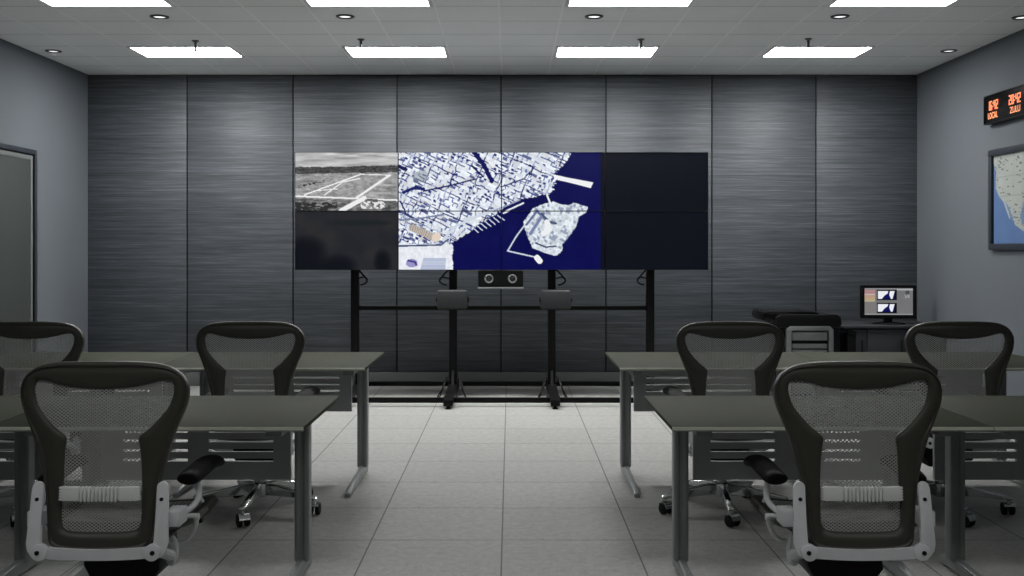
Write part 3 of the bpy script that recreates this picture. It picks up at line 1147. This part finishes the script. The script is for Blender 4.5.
    mb.lathe([(0, .075), (.040, .075), (.046, .095), (.042, .142), (.03, .150), (0, .150)], n=30)
    mb.build('hub', M['chrome'], root)
    for k in range(5):
        a = math.radians(-93 + 72 * k)
        R = Matrix.Rotation(a, 4, 'Z')
        mb = MB()
        mb.prism([(.030, .082), (.030, .142), (.10, .136), (.33, .096), (.338, .088), (.33, .078), (.12, .092)], -.017, .017, 'y', .008)
        o = mb.build('base_leg', M['chrome'], root)
        o.data.transform(R)
        for v in o.data.vertices:
            pass
        sw = a + math.radians(35 + 70 * ((k * 7) % 3))
        C0 = Matrix.Translation((.318 * math.cos(a), .318 * math.sin(a), 0)) @ Matrix.Rotation(sw, 4, 'Z')
        mb = MB()
        for sg in (-1, 1):
            mb.cyl((.012, sg * .010, .031), (.012, sg * .029, .031), .031, .029, 22, .004)
        cst = mb.build('castor', M['rubber'], root)
        cst.data.transform(C0)
        hd = MB()
        arc = [(.012 + .036 * math.cos(t), .031 + .036 * math.sin(t)) for t in [math.radians(10 + 14 * j) for j in range(11)]]
        arc2 = [(.012 + .0325 * math.cos(t), .031 + .0325 * math.sin(t)) for t in [math.radians(150 - 14 * j) for j in range(11)]]
        hd.prism(arc + arc2, -.027, .027, 'y')
        hd.cyl((0, 0, .060), (0, 0, .084), .012)
        h = hd.build('castor_hood', M['chrome'], cst)
        h.data.transform(C0)
    # arms
    for sg in (-1, 1):
        arm = MB()
        arm.box(min(sg * .195, sg * .246), max(sg * .195, sg * .246), -.235, -.150, .466, .518, .006, seg=3)
        arm.tube(catmull([(sg * .238, -.165, .498), (sg * .252, -.12, .506), (sg * .259, -.08, .525), (sg * .253, -.055, .560), (sg * .243, -.045, .590)], 5), .0095, 12)
        arm.tube(catmull([(sg * .238, -.16, .484), (sg * .258, -.11, .470), (sg * .250, -.08, .43), (sg * .225, -.06, .390), (sg * .19, -.02, .365), (sg * .11, .03, .345)], 5), .008, 12)
        arm.tube(catmull([(sg * .248, -.055, .575), (sg * .240, -.03, .555), (sg * .236, -.01, .53), (sg * .25, .0, .49)], 5), .006, 10)
        arm.cyl((sg * .252, -.10, .466), (sg * .268, -.10, .466), .012, n=16, r=.002)
        ar = arm.build('armrest', M['alu'], root)
        pm = MB()
        P = [(sg * 0.230, -.105, .590), (sg * 0.231, -.098, .591), (sg * 0.233, -.07, .594), (sg * 0.237, .0, .601), (sg * 0.241, .08, .608), (sg * 0.244, .13, .606), (sg * 0.246, .155, .596), (sg * 0.247, .162, .588)]
        pr_ = catmull(P, 4)
        pm.tube(pr_, [.026, .032, .036, .038, .040, .041, .042, .042] + [.043] * (len(pr_) - 16) + [.042, .041, .040, .039, .038, .036, .033, .028], 18, flat=.5, up=(0, 0, 1))
        pm.build('arm_pad', M['arm_pad'], ar)
    # tension handle and tilt paddle
    mb = MB()
    mb.tube(catmull([(s * .195, .06, .425), (s * .225, .085, .44), (s * .26, .12, .475)], 4), [.016, .019, .020, .021, .021, .021, .020, .019, .015], 14)
    mb.cyl((s * .10, .03, .36), (s * .20, .062, .426), .009)
    mb.build('tension_handle', M['frame'], root)
    mb = MB()
    mb.cyl((s * .10, -.04, .315), (s * .17, -.045, .335), .008)
    for j in range(1):
        mb.tube(catmull([(s * .160, -.05, .385), (s * .172, -.055, .37), (s * .178, -.06, .34), (s * .174, -.065, .308), (s * .156, -.06, .302), (s * .150, -.055, .335), (s * .158, -.05, .38)], 4), .010, 10)
    mb.box(min(s * .154, s * .174), max(s * .154, s * .174), -.066, -.05, .315, .37, .004)
    mb.build('tilt_paddle', M['alu'], root)
    return root


cR = make_chair(1)
cL = make_chair(-1)
CH = [(cR, -1.306, 3.54, 0, 'mesh-backed office chair nearest the camera on the left, its whole back in view'),
      (cL, 1.121, 3.54, 0, 'mesh-backed office chair nearest the camera on the right, overlapping the rear right chair'),
      (cR, -1.300, 5.37, .01, 'mesh-backed office chair at the rear row table left of the aisle'),
      (cR, -2.402, 5.37, .0, 'mesh-backed office chair cut off by the left photo edge'),
      (cL, 1.103, 5.37, -.01, 'mesh-backed office chair at the rear row table right of the aisle, beside the silver-framed printer'),
      (cL, 2.248, 5.37, .0, 'mesh-backed office chair at the far right of the rear row, below the desk monitor')]
used = set()
for (p, x, y, rz, lab) in CH:
    o = p if p.name not in used else copy_tree(p)
    used.add(p.name)
    o.location = (x, y, 0)
    o.rotation_euler = (0, 0, rz)
    tag(o, lab, 'chair', 'mesh-backed office chairs')

# ------------------------------------------------------------------ back right corner: cabinet, monitor, printer
cab = empty('credenza', (3.52, 9.86, 0), 0, 'low dark grey cabinet against the rear wall under the desk monitor', 'cabinet')
cx0, cx1 = -.47, .505
MB().box(cx0, cx1, -.325, .345, .03, .625, .004).build('body', M['cabinet'], cab)
MB().box(cx0 - .005, cx1, -.36, .352, .627, .652, .004).build('top', M['cabinet'], cab)
for (a, b) in ((cx0 + .004, -.225), (-.217, .14), (.148, cx1 - .004)):
    d = MB().box(a, b, -.345, -.327, .05, .615, .003).build('door', M['cabinet'], cab)
    MB().box(b - .05, b - .038, -.362, -.345, .38, .52, .004).build('handle', M['black_plastic'], d)
MB().box(cx0 + .03, cx1 - .03, -.29, .33, 0, .028).build('plinth', M['black_plastic'], cab)

mo = empty('desktop_monitor', (3.573, 9.72, .652), math.radians(-3), 'black desktop monitor showing a grey window with two map pictures, on the low cabinet', 'monitor')
mo.location = (3.573, 9.72, .652)
MB().box(-.256, .256, .004, .05, .052, .365, .008).build('housing', M['glossy_black'], mo)
b = MB()
b.box(-.256, .256, -.008, .006, .052, .087, .003)
b.box(-.256, .256, -.008, .006, .338, .365, .003)
b.box(-.256, -.224, -.008, .006, .085, .34, .003)
b.box(.224, .256, -.008, .006, .085, .34, .003)
b.build('bezel', M['glossy_black'], mo)
raster_grid('screen', 1, 1, 156, 86, lambda U, V: desktop(U * 390, V * 212), M['screen'], mo, lambda s, t: (-.2245 + .449 * s, -.001, .339 - .253 * t))
b = MB()
b.box(-.04, .04, .012, .045, .010, .09, .008)
b.lathe([(0, .0), (.155, .0), (.158, .006), (.14, .014), (.04, .022), (0, .022)], n=36, M=Matrix.Scale(.62, 4, (0, 1, 0)))
b.build('stand', M['glossy_black'], mo)

pr = empty('printer', (2.58, 9.25, 0), 0, 'bulky black printer with a silver-framed drawer front, left of the low cabinet', 'printer')
MB().box(-.23, .315, -.22, .25, .03, .70, .015).build('body', M['black_plastic'], pr)
b = MB()
b.prism([(-.355, .765), (-.345, .80), (-.325, .812), (.08, .812), (.12, .800), (.15, .786), (.14, .745), (-.20, .70), (-.31, .715), (-.345, .735)], -.20, .24, 'y', .006)
b.build('scanner_lid', M['glossy_black'], pr)
b = MB()
b.prism([(-.25, .69), (-.25, .76), (-.21, .786), (.28, .786), (.315, .765), (.32, .70), (.30, .67), (-.24, .67)], -.245, .22, 'y', .006)
b.build('output_hood', M['black_plastic'], pr)
b = MB()
ot = [(-.165, .06), (-.165, .655), (-.135, .685), (.215, .685), (.245, .655), (.245, .06)]
it = [(.205, .06), (.205, .64), (.195, .650), (-.115, .650), (-.125, .64), (-.125, .06)]
b.prism(ot + it, -.262, -.222, 'y', .003)
b.build('silver_frame', M['steel'], pr)
z = .635
for h in (.075, .040, .042, .09, .09, .09):
    if z - h < .07:
        break
    d = MB().box(-.113, .193, -.245, -.222, z - h, z, .003).build('drawer', M['tray_grey'], pr)
    MB().box(-.06, .14, -.252, -.244, z - h + .012, z - h + .020, .002).build('handle', M['tray_grey'], d)
    z -= h + (.03 if h > .07 else .012)
for xx in (-.18, .26):
    for yy in (-.17, .2):
        MB().cyl((xx, yy, 0), (xx, yy, .032), .022, n=16).build('foot', M['rubber'], pr)

tw = empty('computer_tower', (3.02, 9.30, 0), 0, 'narrow black upright box standing between printer and low cabinet', 'computer')
MB().box(-.04, .04, -.2, .2, .012, .60, .008).build('case', M['black_plastic'], tw)
MB().prism([(-.115, .665), (-.108, .672), (.04, .633), (.04, .606), (-.03, .606), (-.03, .636)], -.205, .2, 'y', .003).build('lid', M['glossy_black'], tw)
for yy in (-.15, .15):
    MB().box(-.035, .035, yy - .02, yy + .02, 0, .013, .002).build('foot', M['rubber'], tw)

# ------------------------------------------------------------------ right wall: clock and map
ck = empty('wall_clock', (XR, 8.66, 2.397), 0, 'long black wall clock with amber digits reading LOCAL and ZULU times', 'clock')
L = 1.30
MB().box(-.055, -.001, -L, 0, 0, .243, .004).build('case', M['glossy_black'], ck)
b = MB()
for (y0, y1, z0, z1) in ((-L, 0, 0, .012), (-L, 0, .231, .243), (-.012, 0, .012, .231), (-L, -L + .012, .012, .231)):
    b.box(-.060, -.052, y0, y1, z0, z1, .002)
b.build('rim', M['black'], ck)
SEG = {'0': 'abcdef', '1': 'bc', '2': 'abged', '4': 'fgbc', '6': 'afgedc'}


def digits(text, y_start, z0, h, wd, name):
    b = MB()
    y = y_start
    t = h * .13
    for ch in text:
        if ch == ':':
            for zz in (.28, .66):
                b.box(-.0575, -.055, y - t, y, z0 + h * zz, z0 + h * zz + t)
            y -= t * 2
            continue
        rects = {'a': (0, wd, h - t, h), 'g': (0, wd, h / 2 - t / 2, h / 2 + t / 2), 'd': (0, wd, 0, t), 'f': (0, t, h / 2, h), 'b': (wd - t, wd, h / 2, h),
                 'e': (0, t, 0, h / 2), 'c': (wd - t, wd, 0, h / 2)}
        for s in SEG[ch]:
            a0, a1, c0, c1 = rects[s]
            b.box(-.0575, -.055, y - a1, y - a0, z0 + c0, z0 + c1)
        y -= wd + t * 1.1
    return b.build(name, M['led'], ck, smooth=False)


def lettering(text, y_start, z0, h, name, parent, mat, length):
    cu = bpy.data.curves.new(name, 'FONT')
    cu.body = text
    cu.size = h * 1.38
    cu.extrude = .001
    cu.offset = h * .012
    to = bpy.data.objects.new(name, cu)
    COL.objects.link(to)
    dg = bpy.context.evaluated_depsgraph_get()
    me = bpy.data.meshes.new_from_object(to.evaluated_get(dg))
    bpy.data.objects.remove(to)
    bpy.data.curves.remove(cu)
    xs = [v.co.x for v in me.vertices]
    k = length / (max(xs) - min(xs))
    x0 = min(xs)
    for v in me.vertices:
        u, w_, d_ = (v.co.x - x0) * k, v.co.y, v.co.z
        v.co = (-.0565 - d_, y_start - u, z0 + w_)
    me.materials.clear()
    return link_mesh(name, me, mat, parent, smooth=False)


digits('16:42', -.075, .112, .076, .030, 'digits')
lettering('LOCAL', -.078, .043, .052, 'lettering', ck, M['led'], .165)
digits('20:42', -.435, .112, .076, .034, 'digits')
lettering('ZULU', -.452, .043, .052, 'lettering', ck, M['led'], .165)

mp = empty('wall_map', (XR, 8.63, 1.352), 0, 'framed map of a coast with blue water hanging on the right wall under the clock', 'map')
WM, HM = 1.55, .832
b = MB()
t = .052
for (y0, y1, z0, z1) in ((-WM, 0, 0, t), (-WM, 0, HM - t, HM), (-t, 0, t, HM - t), (-WM, -WM + t, t, HM - t)):
    b.box(-.035, -.001, y0, y1, z0, z1, .004)
b.build('frame', M['dark_trim'], mp)
raster_grid('map_sheet', 1, 1, 290, 146, lambda U, V: wall_map(U * (WM - 2 * t), V * (HM - 2 * t)), M['print'], mp,
            lambda s, q: (-.012, -t - s * (WM - 2 * t), HM - t - q * (HM - 2 * t)))

# ------------------------------------------------------------------ camera, world, colour
cd = bpy.data.cameras.new('camera')
cd.sensor_width = 36
cd.lens = 36 * F / 1024
cd.shift_x = 2 / 1024
cd.shift_y = -39 / 1024
cd.clip_start = .05
co = bpy.data.objects.new('camera', cd)
COL.objects.link(co)
co.location = (0, 0, EYE)
co.rotation_euler = (PI / 2, 0, 0)
SC.camera = co
wd = bpy.data.worlds.new('world')
wd.use_nodes = True
wd.node_tree.nodes['Background'].inputs[0].default_value = (.02, .02, .022, 1)
SC.world = wd
SC.view_settings.view_transform = 'Standard'
SC.view_settings.look = 'None'
SC.view_settings.exposure = 0
SC.view_settings.gamma = 1
SC.view_settings.use_curve_mapping = False
SC.cycles.max_bounces = 10
SC.cycles.diffuse_bounces = 6
SC.cycles.transparent_max_bounces = 16
SC.cycles.use_denoising = True
